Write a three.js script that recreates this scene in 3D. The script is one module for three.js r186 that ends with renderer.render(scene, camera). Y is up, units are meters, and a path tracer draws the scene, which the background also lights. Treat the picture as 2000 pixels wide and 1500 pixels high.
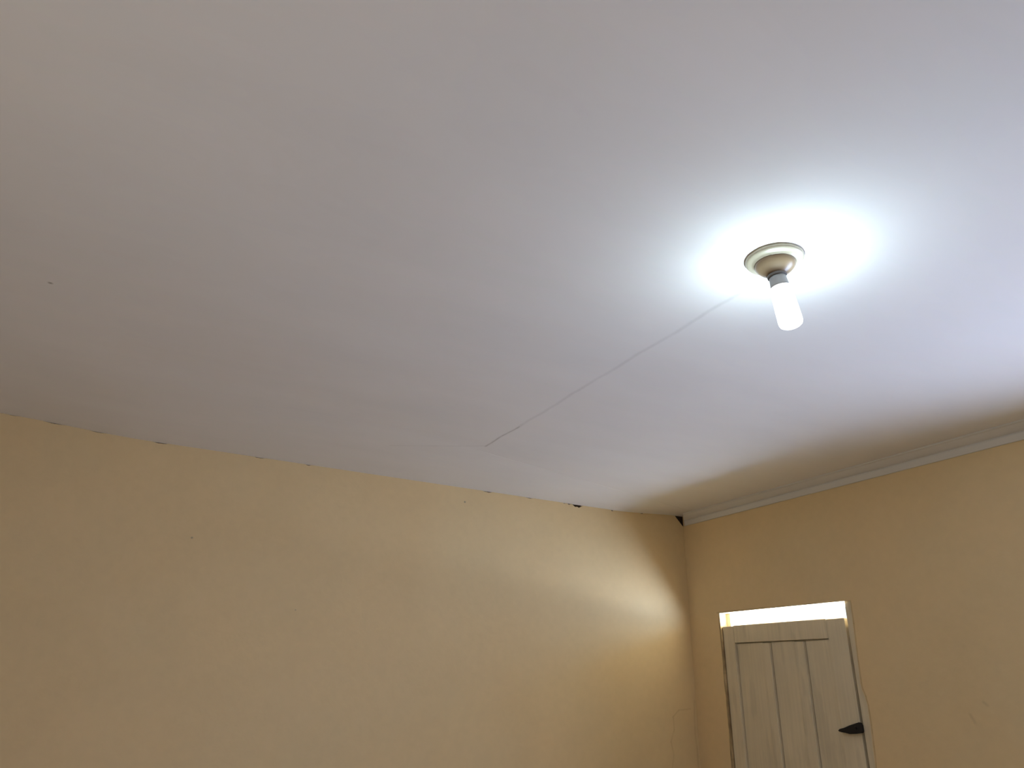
import * as THREE from 'three';
import { RectAreaLightUniformsLib } from 'three/addons/lights/RectAreaLightUniformsLib.js';
import { RoundedBoxGeometry } from 'three/addons/geometries/RoundedBoxGeometry.js';
import { mergeGeometries, mergeVertices, toCreasedNormals } from 'three/addons/utils/BufferGeometryUtils.js';

// Room axes: the far corner stands at x = 0, z = 0. The long cream wall is z = 0 (running to -x),
// the wall with the door is x = 0 (running to +z). The floor is y = 0, the ceiling y = 2.57.
const scene = new THREE.Scene();
const renderer = new THREE.WebGLRenderer({ antialias: true });
renderer.toneMapping = THREE.LinearToneMapping;
renderer.toneMappingExposure = 1.0;
renderer.shadowMap.enabled = true;
RectAreaLightUniformsLib.init();

// ---------------------------------------------------------------- camera
const camera = new THREE.PerspectiveCamera(57.046, 4 / 3, 0.05, 100);
camera.position.set(-2.8503, 1.634, 3.2726);
camera.up.set(-0.198184, 0.92136, 0.334393);
camera.lookAt(-2.8503 + 0.420503, 1.634 + 0.388092, 3.2726 - 0.820099);
scene.add(camera);

// ---------------------------------------------------------------- sky, sun, daylight in the openings, added fill
scene.background = new THREE.Color().setRGB(0.83, 0.94, 1.0);
scene.backgroundIntensity = 1.35;

const sun = new THREE.DirectionalLight(new THREE.Color().setRGB(1, 0.96, 0.9), 8);
sun.name = 'sun';
sun.position.set(0, 11, -5);
sun.target.position.set(0, 0, 2);
sun.castShadow = true;
Object.assign(sun.shadow.camera, { left: -9, right: 9, top: 9, bottom: -9, near: 0.5, far: 30 });
sun.shadow.mapSize.set(2048, 2048);
scene.add(sun, sun.target);

// daylight that enters over the door, through the window further along the same wall, and from an added panel floating outside the door as yard light
function daylight(name, rgb, power, z0, z1, [xIn, yIn], [xOut, yOut]) {
  const l = new THREE.RectAreaLight(new THREE.Color().setRGB(...rgb), power, z1 - z0, Math.hypot(xOut - xIn, yOut - yIn));
  l.name = name;
  l.position.set((xIn + xOut) / 2, (yIn + yOut) / 2, (z0 + z1) / 2);
  const across = new THREE.Vector3(0, 0, 1), back = new THREE.Vector3(yOut - yIn, -(xOut - xIn), 0).normalize();   // shines along -back
  l.quaternion.setFromRotationMatrix(new THREE.Matrix4().makeBasis(across, new THREE.Vector3().crossVectors(back, across), back));
  scene.add(l);
}
daylight('daylight_over_door', [0.55, 0.72, 1], 44, 0.272, 1.003, [0.051, 1.931], [0.199, 1.998]);
daylight('added_yard_panel', [0.76, 0.85, 1], 43.5, 0.0, 1.3, [0.205, 1.70], [0.90, 1.86]);  // unseen panel hung just below the gap, standing in for yard bounce
daylight('daylight_in_window', [0.51, 0.66, 1], 18.3, 2.34, 3.21, [0.195, 1.04], [0.195, 1.91]);
daylight('added_side_window_fill', [0.9, 1, 0.9], 0.36, 2.44, 3.56, [-4.145, 2.01], [-4.145, 1.04]);  // weak fill for the door wall, in an opening added for it

// ---------------------------------------------------------------- helpers
const H = 2.57;
let seed = 7;
const rnd = () => ((seed = (seed * 1664525 + 1013904223) >>> 0) / 4294967296);
const hash = (x, y, s) => { let h = (x * 374761393 + y * 668265263 + s * 974711) | 0; h = Math.imul(h ^ (h >>> 13), 1274126177); return ((h ^ (h >>> 16)) >>> 0) / 4294967296; };
const fade = (t) => t * t * (3 - 2 * t);
function noise(x, y, s) {
  const i = Math.floor(x), j = Math.floor(y), u = fade(x - i), v = fade(y - j);
  const a = hash(i, j, s), b = hash(i + 1, j, s), c = hash(i, j + 1, s), d = hash(i + 1, j + 1, s);
  return (a + (b - a) * u) * (1 - v) + (c + (d - c) * u) * v;
}
const fbm = (x, y, s, n = 4) => { let v = 0, a = 0.5, t = 0; for (let k = 0; k < n; k++) { v += a * noise(x, y, s + k); t += a; x *= 2.03; y *= 2.03; a *= 0.5; } return v / t; };
const smooth = (a, b, t) => fade(Math.min(1, Math.max(0, (t - a) / (b - a))));

// A texture over a rectangle of W x T metres: colour(x, y) gives linear rgb, marks(ctx-like list) darken spots and strokes.
function paint(W, T, px, base, tone, marks = []) {
  const w = Math.round(W * px), h = Math.round(T * px), d = new Uint8Array(w * h * 4);
  const enc = (c) => 255 * (c <= 0.0031308 ? 12.92 * c : 1.055 * Math.pow(c, 1 / 2.4) - 0.055);
  for (let j = 0; j < h; j++) for (let i = 0; i < w; i++) {
    const x = (i + 0.5) / px, y = (j + 0.5) / px, t = tone(x, y), o = (j * w + i) * 4;
    for (let c = 0; c < 3; c++) d[o + c] = enc(Math.min(1, base[c] * (Array.isArray(t) ? t[c] : t)));
    d[o + 3] = 255;
  }
  const dab = (x, y, r, rgb, a) => {
    for (let j = Math.floor((y - r) * px); j <= (y + r) * px; j++) for (let i = Math.floor((x - r) * px); i <= (x + r) * px; i++) {
      if (i < 0 || j < 0 || i >= w || j >= h) continue;
      const q = Math.hypot((i + 0.5) / px - x, (j + 0.5) / px - y) / r;
      if (q > 1) continue;
      const k = a * (1 - q * q), o = (j * w + i) * 4;
      for (let c = 0; c < 3; c++) d[o + c] += (enc(rgb[c]) - d[o + c]) * k;
    }
  };
  for (const m of marks) {
    if (m.pts.length === 1) { dab(...m.pts[0], m.r, m.rgb, m.a); continue; }
    for (let k = 0; k + 1 < m.pts.length; k++) {
      const [ax, ay] = m.pts[k], [bx, by] = m.pts[k + 1], n = Math.ceil(Math.hypot(bx - ax, by - ay) / (m.r * 0.5));
      for (let q = 0; q <= n; q++) {
        const x = ax + (bx - ax) * q / n, y = ay + (by - ay) * q / n, e = 2 * (fbm(x * 9, y * 9, 91) - 0.5) * 0.006;
        dab(x + e, y + e, m.r, m.rgb, m.a * (0.5 + 0.8 * noise(x * 40, y * 40, 17)));
      }
    }
  }
  const t = new THREE.DataTexture(d, w, h);
  t.colorSpace = THREE.SRGBColorSpace; t.magFilter = THREE.LinearFilter; t.minFilter = THREE.LinearMipmapLinearFilter; t.generateMipmaps = true;
  t.needsUpdate = true;
  return t;
}
function bump(n, f, s) {                       // a repeating relief map
  const d = new Uint8Array(n * n * 4);
  for (let j = 0; j < n; j++) for (let i = 0; i < n; i++) {
    let v = 0, a = 0.5, q = f;
    for (let k = 0; k < 4; k++) {               // wraps at the edge
      const x = i / n * q, y = j / n * q, i0 = Math.floor(x), j0 = Math.floor(y), u = fade(x - i0), w = fade(y - j0);
      const g = (p, r) => hash(((p % q) + q) % q, ((r % q) + q) % q, s + k);
      v += a * ((g(i0, j0) * (1 - u) + g(i0 + 1, j0) * u) * (1 - w) + (g(i0, j0 + 1) * (1 - u) + g(i0 + 1, j0 + 1) * u) * w);
      a *= 0.5; q *= 2;
    }
    d.fill(Math.min(255, 255 * v / 0.94), (j * n + i) * 4, (j * n + i) * 4 + 3); d[(j * n + i) * 4 + 3] = 255;
  }
  const t = new THREE.DataTexture(d, n, n);
  t.wrapS = t.wrapT = THREE.RepeatWrapping; t.magFilter = THREE.LinearFilter; t.needsUpdate = true;
  return t;
}
function setUV(g, f) {
  const p = g.attributes.position, uv = new Float32Array(p.count * 2);
  for (let i = 0; i < p.count; i++) { const [u, v] = f(p.getX(i), p.getY(i), p.getZ(i)); uv[2 * i] = u; uv[2 * i + 1] = v; }
  g.setAttribute('uv', new THREE.BufferAttribute(uv, 2));
  return g;
}
function mesh(name, g, m, parent = scene, label) {
  const o = new THREE.Mesh(g, m);
  o.name = name; o.castShadow = o.receiveShadow = true;
  if (label) o.userData.label = label;
  parent.add(o);
  return o;
}
function group(name, label, category, kind) {
  const o = new THREE.Group(); o.name = name; scene.add(o);
  o.userData = { label, category };
  if (kind) o.userData.kind = kind;
  return o;
}
function asStructure(o, label, category) { Object.assign(o.userData, { label, category, kind: 'structure' }); return o; }
const box = (x0, x1, y0, y1, z0, z1, r = 0) => {
  const g = r ? new RoundedBoxGeometry(x1 - x0, y1 - y0, z1 - z0, 2, r) : new THREE.BoxGeometry(x1 - x0, y1 - y0, z1 - z0);
  return g.translate((x0 + x1) / 2, (y0 + y1) / 2, (z0 + z1) / 2);
};
// an outline in (z, y), given thickness from x0 to x1
function slabZY(shape, x0, x1, bevel = 0) {
  const g = new THREE.ExtrudeGeometry(shape, { depth: x1 - x0 - 2 * bevel, bevelEnabled: bevel > 0, bevelSize: bevel, bevelThickness: bevel, bevelOffset: -bevel, bevelSegments: 2, curveSegments: 16 });
  return g.rotateY(-Math.PI / 2).translate(x1 - bevel, 0, 0);
}
const poly = (pts) => new THREE.Shape(pts.map(([a, b]) => new THREE.Vector2(a, b)));
const lathe = (pts, n = 64) => new THREE.LatheGeometry(pts.map(([r, y]) => new THREE.Vector2(r, y)), n);

// how far the ceiling boards hang below the straight ceiling line
const creaseZ = (x) => Math.max(0.12, 0.30 + 0.262 * (-x - 0.66));
function sag(x, z) {
  const along = smooth(-3.5, -2.9, x) * (1 - smooth(-0.5, 0.02, x));
  const fold = Math.min(1, Math.max(0, (creaseZ(x) - z) / creaseZ(x)));
  const belly = 0.010 * Math.sin(Math.PI * Math.min(1, Math.max(0, (x + 4) / 2.39))) * Math.sin(Math.PI * Math.min(1, Math.max(0, (z - 0.4) / 2.2)));
  return 0.024 * along * fold + belly;
}

// ---------------------------------------------------------------- materials
const plasterBump = bump(512, 16, 3); plasterBump.repeat.set(6, 4);
const CREAM = [0.79, 0.60, 0.34];
const mottle = (s) => (x, y) => {
  const a = fbm(x * 0.9, y * 0.9, s, 3) - 0.5, b = fbm(x * 5, y * 5, s + 20, 4) - 0.5, c = fbm(x * 38, y * 38, s + 40, 2) - 0.5;
  const k = 1 + 0.05 * a + 0.06 * b + 0.04 * c, w = 0.05 * (fbm(x * 2.2, y * 2.2, s + 60, 3) - 0.5);
  return [k * (1 + w), k, k * (1 - w)];
};
const matWall = (W, T, s, marks) => new THREE.MeshStandardMaterial({ name: 'cream_wall_paint', map: paint(W, T, 380, CREAM, mottle(s), marks), roughness: 0.86, bumpMap: plasterBump, bumpScale: 0.0012 });
const DIRT = [0.10, 0.065, 0.035], RUST = [0.40, 0.25, 0.11], GREY = [0.22, 0.19, 0.16];
const matMud = new THREE.MeshStandardMaterial({ name: 'bare_mud_brick', color: new THREE.Color().setRGB(0.075, 0.045, 0.025), roughness: 1 });
const matBackWall = new THREE.MeshStandardMaterial({ name: 'cream_wall_paint_plain', color: new THREE.Color().setRGB(...CREAM), roughness: 0.9 });
const matFloor = new THREE.MeshStandardMaterial({ name: 'cement_floor', map: paint(4.2, 4.8, 160, [0.40, 0.27, 0.18], (x, y) => 0.85 + 0.3 * fbm(x * 4, y * 4, 5, 5)), roughness: 0.7 });
const matCornice = new THREE.MeshStandardMaterial({ name: 'off_white_cornice_paint', color: new THREE.Color().setRGB(0.72, 0.69, 0.65), roughness: 0.7 });
const grain = paint(0.9, 2.0, 420, [0.72, 0.62, 0.445], (x, y) => {
  const g = fbm(x * 130, y * 3.2, 11, 4) - 0.5, p = fbm(x * 7, y * 5, 31, 4) - 0.5;
  const worn = smooth(0.62, 0.72, fbm(x * 26, y * 4.5, 51, 4));
  return 1 + 0.16 * g + 0.16 * p - 0.08 * worn;
});
const matDoor = new THREE.MeshStandardMaterial({ name: 'worn_cream_door_paint', map: grain, roughness: 0.62, bumpMap: grain, bumpScale: 0.0006 });
const matIron = new THREE.MeshStandardMaterial({ name: 'blackened_iron', color: new THREE.Color().setRGB(0.018, 0.016, 0.016), roughness: 0.55, metalness: 0.4 });
const matGround = new THREE.MeshStandardMaterial({ name: 'pale_yard_earth', color: new THREE.Color().setRGB(0.5, 0.44, 0.36), roughness: 1 });

// ---------------------------------------------------------------- yard, floor
asStructure(mesh('ground', box(-12, 14, -0.3, -0.12, -12, 16), matGround), 'pale bare earth yard outside the house', 'ground');
asStructure(mesh('floor', setUV(box(-4.15, 0.2, -0.12, 0, -0.2, 4.75), (x, y, z) => [(x + 4.15) / 4.4, (z + 0.2) / 5]), matFloor), 'plain cement floor of the room', 'floor');

// ---------------------------------------------------------------- ceiling: three boards under a solid deck
const ceiling = group('ceiling', 'sagging white painted board ceiling with a long open joint', 'ceiling', 'structure');
mesh('ceiling_deck', box(-4.15, 0.2, H + 0.003, H + 0.12, -0.2, 4.75), new THREE.MeshStandardMaterial({ name: 'grey_deck', color: new THREE.Color().setRGB(0.3, 0.27, 0.24), roughness: 1 }), ceiling);
const CW = 4.3, CT = 4.9, toU = (x, z) => [x + 4.2, z + 0.1];
const ceilMarks = [
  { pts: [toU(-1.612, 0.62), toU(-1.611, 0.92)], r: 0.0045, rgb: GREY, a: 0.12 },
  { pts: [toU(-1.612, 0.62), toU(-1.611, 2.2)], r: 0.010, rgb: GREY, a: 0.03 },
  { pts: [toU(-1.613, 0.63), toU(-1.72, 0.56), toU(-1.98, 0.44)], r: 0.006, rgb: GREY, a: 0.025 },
  { pts: [toU(-3.192, 1.30)], r: 0.007, rgb: GREY, a: 0.6 },
];
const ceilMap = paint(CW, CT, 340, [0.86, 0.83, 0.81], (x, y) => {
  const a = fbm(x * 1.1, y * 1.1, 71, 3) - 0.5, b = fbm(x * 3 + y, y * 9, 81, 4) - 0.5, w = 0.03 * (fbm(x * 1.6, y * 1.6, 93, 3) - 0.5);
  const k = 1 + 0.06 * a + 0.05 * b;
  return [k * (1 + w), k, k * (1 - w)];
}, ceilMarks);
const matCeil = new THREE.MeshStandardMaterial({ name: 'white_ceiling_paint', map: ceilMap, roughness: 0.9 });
function board(x0, x1, zOf0, zOf1, nx, nz, drop = 0) {
  // lower face follows the sag, upper face lies against the deck, closed all round
  const P = [], I = [], at = (i, j, top) => top * (nx + 1) * (nz + 1) + j * (nx + 1) + i;
  for (const top of [0, 1]) for (let j = 0; j <= nz; j++) for (let i = 0; i <= nx; i++) {
    const x = x0 + (x1 - x0) * i / nx, a = zOf0(x), z = a + (zOf1(x) - a) * j / nz;
    P.push(x, top ? H + 0.003 : H - sag(x, z) - drop, z);
  }
  const quad = (a, b, c, d) => I.push(a, b, c, a, c, d);
  for (let j = 0; j < nz; j++) for (let i = 0; i < nx; i++) {
    quad(at(i, j, 0), at(i + 1, j, 0), at(i + 1, j + 1, 0), at(i, j + 1, 0));
    quad(at(i, j, 1), at(i, j + 1, 1), at(i + 1, j + 1, 1), at(i + 1, j, 1));
  }
  for (let i = 0; i < nx; i++) { quad(at(i, 0, 0), at(i, 0, 1), at(i + 1, 0, 1), at(i + 1, 0, 0)); quad(at(i, nz, 0), at(i + 1, nz, 0), at(i + 1, nz, 1), at(i, nz, 1)); }
  for (let j = 0; j < nz; j++) { quad(at(0, j, 0), at(0, j + 1, 0), at(0, j + 1, 1), at(0, j, 1)); quad(at(nx, j, 0), at(nx, j, 1), at(nx, j + 1, 1), at(nx, j + 1, 0)); }
  const g = new THREE.BufferGeometry();
  g.setAttribute('position', new THREE.Float32BufferAttribute(P, 3)); g.setIndex(I);
  return setUV(toCreasedNormals(g, 0.6), (x, y, z) => [(x + 4.2) / CW, (z + 0.1) / CT]);
}
const SEAM = -1.611;
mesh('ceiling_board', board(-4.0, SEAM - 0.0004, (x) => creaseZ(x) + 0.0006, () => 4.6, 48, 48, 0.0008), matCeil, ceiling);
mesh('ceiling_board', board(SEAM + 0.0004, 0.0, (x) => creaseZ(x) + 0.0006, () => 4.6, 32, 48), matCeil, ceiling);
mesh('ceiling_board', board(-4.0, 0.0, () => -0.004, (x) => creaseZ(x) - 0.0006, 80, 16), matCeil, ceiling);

// ---------------------------------------------------------------- long cream wall: plaster with a chipped top edge over mud brick
const wallLeft = group('wall_left', 'long cream plastered wall with chipped top edge', 'wall', 'structure');
mesh('masonry', mergeGeometries([box(-4.15, 0.2, 0, H + 0.003, -0.2, -0.018), box(0, 0.2, 0, H + 0.003, -0.018, 0)]), matMud, wallLeft, 'dark mud brick showing in the chips');
const chips = [[-0.746, 0.034, 0.014], [-0.80, 0.012, 0.006], [-0.83, 0.010, 0.004], [-0.51, 0.014, 0.005], [-1.30, 0.03, 0.004], [-2.23, 0.015, 0.003], [-2.86, 0.03, 0.004], [-3.10, 0.03, 0.0025], [-3.26, 0.04, 0.0025], [-2.45, 0.03, 0.003], [-3.40, 0.02, 0.002], [-0.30, 0.02, 0.004], [-1.05, 0.03, 0.003]];
{
  const top = [];
  for (let x = -4.0; x < 0.0001; x += 0.004) {
    let y = H - sag(x, 0) + 0.004;
    let cut = 0.0022 * Math.max(0, fbm(x * 30, 1, 61, 3) - 0.4) * 4;
    for (const [cx, hw, d] of chips) cut = Math.max(cut, d * Math.max(0, 1 - Math.pow(Math.abs(x - cx) / hw, 2)) * (0.75 + 0.5 * noise(x * 160, 3, 8)) + (Math.abs(x - cx) < hw ? 0.004 : 0));
    if (x > -0.06) cut = Math.max(cut, 0.004 + 0.062 * (x + 0.06) / 0.06);
    top.push([x, y - cut]);
  }
  const g = new THREE.ExtrudeGeometry(poly([[-4.0, 0], [0, 0], ...top.reverse()]), { depth: 0.018, bevelEnabled: false });
  g.translate(0, 0, -0.018);
  setUV(g, (x, y) => [(x + 4.1) / 4.2, y / 2.62]);
  const U = (x, y) => [x + 4.1, y];
  mesh('plaster', g, matWall(4.2, 2.62, 2, [
    { pts: [U(-1.427, 2.475)], r: 0.006, rgb: GREY, a: 0.8 },
    { pts: [U(-2.665, 2.162)], r: 0.005, rgb: GREY, a: 0.7 },
    { pts: [U(-3.38, 1.75)], r: 0.006, rgb: GREY, a: 0.6 },
    { pts: [U(-2.2, 1.9)], r: 0.004, rgb: GREY, a: 0.4 },
    { pts: [U(-0.04, 1.52), U(-0.12, 1.515), U(-0.165, 1.48), U(-0.16, 1.42), U(-0.19, 1.36), U(-0.175, 1.30), U(-0.195, 1.22), U(-0.18, 1.1), U(-0.20, 0.95)], r: 0.005, rgb: RUST, a: 0.07 },
    { pts: [U(-0.012, 1.56), U(-0.02, 1.40), U(-0.014, 1.2), U(-0.02, 1.0)], r: 0.008, rgb: RUST, a: 0.06 },
  ]), wallLeft);
}

// ---------------------------------------------------------------- wall with the door and the window
const opening = (z0, z1, y0, y1) => new THREE.Path([[z0, y0], [z0, y1], [z1, y1], [z1, y0]].map(([a, b]) => new THREE.Vector2(a, b)));
{
  const ragged = [[1.066, 2.0], [1.062, 1.9], [1.057, 1.75], [1.053, 1.66], [1.056, 1.635], [1.065, 1.61], [1.071, 1.575], [1.070, 1.5], [1.066, 1.42], [1.060, 1.3], [1.062, 1.1], [1.058, 0.6], [1.060, 0]];   // broken plaster edge along the frame
  const s = poly([[0, 0], [0.240, 0], [0.240, 2.0], ...ragged, [4.75, 0], [4.75, H + 0.003], [0, H + 0.003]]);
  s.holes.push(opening(2.3, 3.25, 1.0, 1.95));
  const g = setUV(slabZY(s, 0, 0.2), (x, y, z) => [(z + 0.1) / 4.9, y / 2.62]);
  const V = (z, y) => [z + 0.1, y];
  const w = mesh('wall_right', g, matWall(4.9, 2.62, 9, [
    { pts: [V(1.56, 1.605), V(1.575, 1.59)], r: 0.007, rgb: DIRT, a: 0.03 },
    { pts: [V(1.50, 1.56), V(1.515, 1.53)], r: 0.008, rgb: DIRT, a: 0.025 },
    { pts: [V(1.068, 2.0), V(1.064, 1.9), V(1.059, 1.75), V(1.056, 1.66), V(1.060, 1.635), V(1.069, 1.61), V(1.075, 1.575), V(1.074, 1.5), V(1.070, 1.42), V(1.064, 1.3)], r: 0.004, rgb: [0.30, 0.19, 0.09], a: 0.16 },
    { pts: [V(0.237, 2.0), V(0.236, 1.7), V(0.238, 1.3), V(0.236, 0.9)], r: 0.007, rgb: [0.13, 0.08, 0.04], a: 0.3 },  // slot-edge grime, darkened further to paint in the shade of the slot
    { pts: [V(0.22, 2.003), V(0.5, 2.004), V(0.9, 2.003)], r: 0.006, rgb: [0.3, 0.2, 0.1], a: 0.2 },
  ]));
  asStructure(w, 'cream wall around the plank door below the cornice', 'wall');
}
asStructure(mesh('wall_back', box(-4.15, 0, 0, H, 4.6, 4.75), matBackWall), 'cream wall behind the camera', 'wall');
{
  const s = poly([[0, 0], [4.6, 0], [4.6, H], [0, H]]);
  s.holes.push(opening(2.4, 3.6, 1.0, 2.05));  // opening added to let fill light reach the door wall
  asStructure(mesh('wall_side', slabZY(s, -4.15, -4.0), matBackWall), 'cream wall with an added window opening at the left end of the room', 'wall');
}

// ---------------------------------------------------------------- cornice, mitred at the corner
{
  const prof = poly([[0, 2.510], [-0.007, 2.510], [-0.009, 2.512], [-0.015, 2.535], [-0.0145, 2.5375], [-0.0125, 2.5385], [-0.0125, 2.541], [-0.018, 2.5425], [-0.026, 2.546], [-0.035, 2.5515], [-0.043, 2.558], [-0.0485, 2.5625], [-0.054, 2.5635], [-0.0555, 2.565], [-0.0555, H - 0.0002], [0, H - 0.0002]]);
  const g = new THREE.ExtrudeGeometry(prof, { depth: 4.58, bevelEnabled: false, steps: 1 });
  const p = g.attributes.position;
  for (let i = 0; i < p.count; i++) if (p.getZ(i) < 0.001) p.setZ(i, 0.012 - p.getX(i)); else p.setZ(i, 4.6);
  g.computeVertexNormals();
  asStructure(mesh('trim_1', g, matCornice), 'white moulded cornice along the top of the door wall', 'cornice');
}

// ---------------------------------------------------------------- door frame
const XF = 0.010, XB = 0.047, TOP = 1.931;
const frame = group('trim_2', 'worn cream timber door frame with ragged plaster edge', 'door frame', 'structure');
const uvDoor = (g) => setUV(g, (x, y, z) => [(z - 0.18 + x * 0.7) / 0.9, y / 2.02]);
mesh('jamb', uvDoor(box(0.049, 0.2, 0, 2.0, 0.240, 0.268)), matDoor, frame);
mesh('jamb', uvDoor(box(XF, 0.2, 0, 2.0, 1.028, 1.08)), matDoor, frame);
mesh('door_stop', uvDoor(box(0.049, 0.2, 0, 2.0, 1.004, 1.03)), matDoor, frame);

// ---------------------------------------------------------------- plank door, its top short of the lintel
const door = group('door_1', 'worn cream plank door with a lit gap above it', 'door', 'structure');
mesh('stile', uvDoor(box(XF, XB, 0.015, TOP, 0.2445, 0.322, 0.003)), matDoor, door);
mesh('stile', uvDoor(box(XF, XB, 0.015, TOP, 0.914, 1.013, 0.003)), matDoor, door);
mesh('rail', uvDoor(box(XF, XB, 1.847, TOP + 0.002, 0.3225, 0.9135, 0.0025)), matDoor, door);
mesh('rail', uvDoor(box(XF, XB, 0.86, 1.02, 0.3225, 0.9135, 0.0025)), matDoor, door);
mesh('rail', uvDoor(box(XF, XB, 0.015, 0.24, 0.3225, 0.9135, 0.0025)), matDoor, door);
// lapped boards: the left edge of each lies deep, the right edge rises to the strip beside it
for (const [y0, y1] of [[1.0205, 1.842], [0.2405, 0.8595]]) {
  for (const [z0, z1] of [[0.325, 0.511], [0.5605, 0.7125], [0.7715, 0.9135]]) {
    const zb0 = z0 - 0.004;
    const s = poly([[zb0, -XB + 0.008], [z1, -XB + 0.008], [z1, -XF - 0.0055], [z1 - 0.02, -XF - 0.0075], [z0 + 0.03, -XF - 0.0125], [z0, -XF - 0.014], [z0, -XF - 0.021], [zb0, -XF - 0.021]]);
    const g = new THREE.ExtrudeGeometry(s, { depth: y1 - y0, bevelEnabled: false });   // (z, -x) drawn flat, raised along y
    const p = g.attributes.position;
    for (let i = 0; i < p.count; i++) { const z = p.getX(i), x = -p.getY(i), y = y0 + p.getZ(i); p.setXYZ(i, x, y, z); }
    g.computeVertexNormals();
    mesh('board', uvDoor(g), matDoor, door);
  }
  for (const [z0, z1] of [[0.511, 0.556], [0.7125, 0.767]]) mesh('strip', uvDoor(box(XF + 0.001, XB - 0.008, y0, y1 - 0.002, z0 + 0.0005, z1, 0.003)), matDoor, door);
}
mesh('backing', uvDoor(box(XB - 0.008, XB, 0.24, 1.86, 0.318, 0.918)), matDoor, door);
{
  // black iron latch, tapering to its tip, turned across door edge and frame
  const s = poly([[-0.062, -0.006], [-0.050, -0.010], [-0.030, -0.014], [-0.010, -0.020], [0.020, -0.021], [0.052, -0.020], [0.058, -0.014], [0.060, 0.008], [0.057, 0.018], [0.050, 0.021], [0.030, 0.018], [0.000, 0.013], [-0.030, 0.006], [-0.055, 0.003], [-0.063, -0.001]]);
  const g = slabZY(s, -0.012, 0.004, 0.003);
  const latch = mesh('latch', g, matIron, door, 'black tapered iron latch');
  latch.position.set(0.004, 1.480, 0.972); latch.rotation.x = -0.13;
  const pin = new THREE.CylinderGeometry(0.006, 0.007, 0.008, 20).rotateZ(Math.PI / 2).translate(-0.014, 0, 0.03);
  mesh('pin', pin, matIron, latch);
}

// ---------------------------------------------------------------- unglazed window in the same wall, past the right edge of the picture, and one added behind the camera to brighten the door wall
const win = group('window_1', 'open unglazed window in the door wall', 'window', 'structure');
for (const [y0, y1, z0, z1] of [[1.0, 1.04, 2.3, 3.25], [1.91, 1.95, 2.3, 3.25], [1.04, 1.91, 2.3, 2.34], [1.04, 1.91, 3.21, 3.25]]) mesh('frame', uvDoor(box(0.10, 0.19, y0, y1, z0, z1)), matDoor, win);

const addedWin2 = group('window_2', 'unseen window added to the side wall for fill light', 'window', 'structure');
for (const [y0, y1, z0, z1] of [[1.0, 1.04, 2.4, 3.6], [2.01, 2.05, 2.4, 3.6], [1.04, 2.01, 2.4, 2.44], [1.04, 2.01, 3.56, 3.6]]) mesh('frame', uvDoor(box(-4.14, -4.06, y0, y1, z0, z1)), matDoor, addedWin2);

// ---------------------------------------------------------------- ceiling lamp
const LX = -1.658, LZ = 2.29;
const lamp = group('ceiling_lamp', 'lit white stick bulb in a round cream ceiling holder', 'lamp');
lamp.position.set(LX, H - sag(LX, LZ), LZ);
const matRose = new THREE.MeshPhysicalMaterial({ name: 'cream_bakelite', color: new THREE.Color().setRGB(0.42, 0.37, 0.28), roughness: 0.35, clearcoat: 0.4, clearcoatRoughness: 0.3 });
const matTan = new THREE.MeshPhysicalMaterial({ name: 'tan_bakelite', color: new THREE.Color().setRGB(0.27, 0.19, 0.115), roughness: 0.35, clearcoat: 0.4, clearcoatRoughness: 0.3 });
const matNeck = new THREE.MeshStandardMaterial({ name: 'grey_plastic_collar', color: new THREE.Color().setRGB(0.36, 0.36, 0.37), roughness: 0.5 });
const matRing = new THREE.MeshStandardMaterial({ name: 'dark_ring', color: new THREE.Color().setRGB(0.15, 0.14, 0.135), roughness: 0.6 });
const matGlow = new THREE.MeshStandardMaterial({ name: 'lit_bulb', color: 0xffffff, emissive: new THREE.Color().setRGB(0.93, 0.98, 1.0), emissiveIntensity: 3, roughness: 0.4 });
mesh('rose', lathe([[0, 0], [0.064, 0], [0.066, -0.002], [0.066, -0.007], [0.064, -0.010], [0.060, -0.0125], [0.054, -0.013], [0.050, -0.0145], [0.0485, -0.017], [0.046, -0.018], [0, -0.018]]), matRose, lamp, 'cream round base plate');
mesh('cup', lathe([[0, -0.017], [0.046, -0.017], [0.0465, -0.020], [0.044, -0.026], [0.038, -0.033], [0.030, -0.039], [0.024, -0.043], [0.022, -0.047], [0, -0.047]]), matTan, lamp, 'tan tapering cup');
const bulb = new THREE.Group(); bulb.name = 'bulb'; lamp.add(bulb);
bulb.userData.label = 'white glowing stick bulb';
bulb.position.set(0, -0.045, 0);
bulb.rotation.set(-0.062, 0, 0.118);
mesh('ring', lathe([[0, 0], [0.0205, 0], [0.022, -0.002], [0.022, -0.006], [0.0205, -0.008], [0, -0.008]]), matRing, bulb);
mesh('collar', lathe([[0, -0.007], [0.019, -0.007], [0.0195, -0.014], [0.021, -0.030], [0.0225, -0.0365], [0, -0.0365]]), matNeck, bulb);
mesh('bulb_glass', lathe([[0, -0.036], [0.0230, -0.036], [0.0238, -0.038], [0.0245, -0.048], [0.0260, -0.090], [0.0268, -0.122], [0.0263, -0.128], [0.0240, -0.133], [0.019, -0.1365], [0.010, -0.138], [0, -0.1385]]), matGlow, bulb);
const glow = new THREE.PointLight(new THREE.Color().setRGB(0.69, 0.90, 1.0), 0.28, 0, 2);
glow.name = 'bulb_light';
glow.position.set(0, -0.094, 0);
glow.castShadow = true; glow.shadow.radius = 1.25;
bulb.add(glow);

renderer.render(scene, camera);
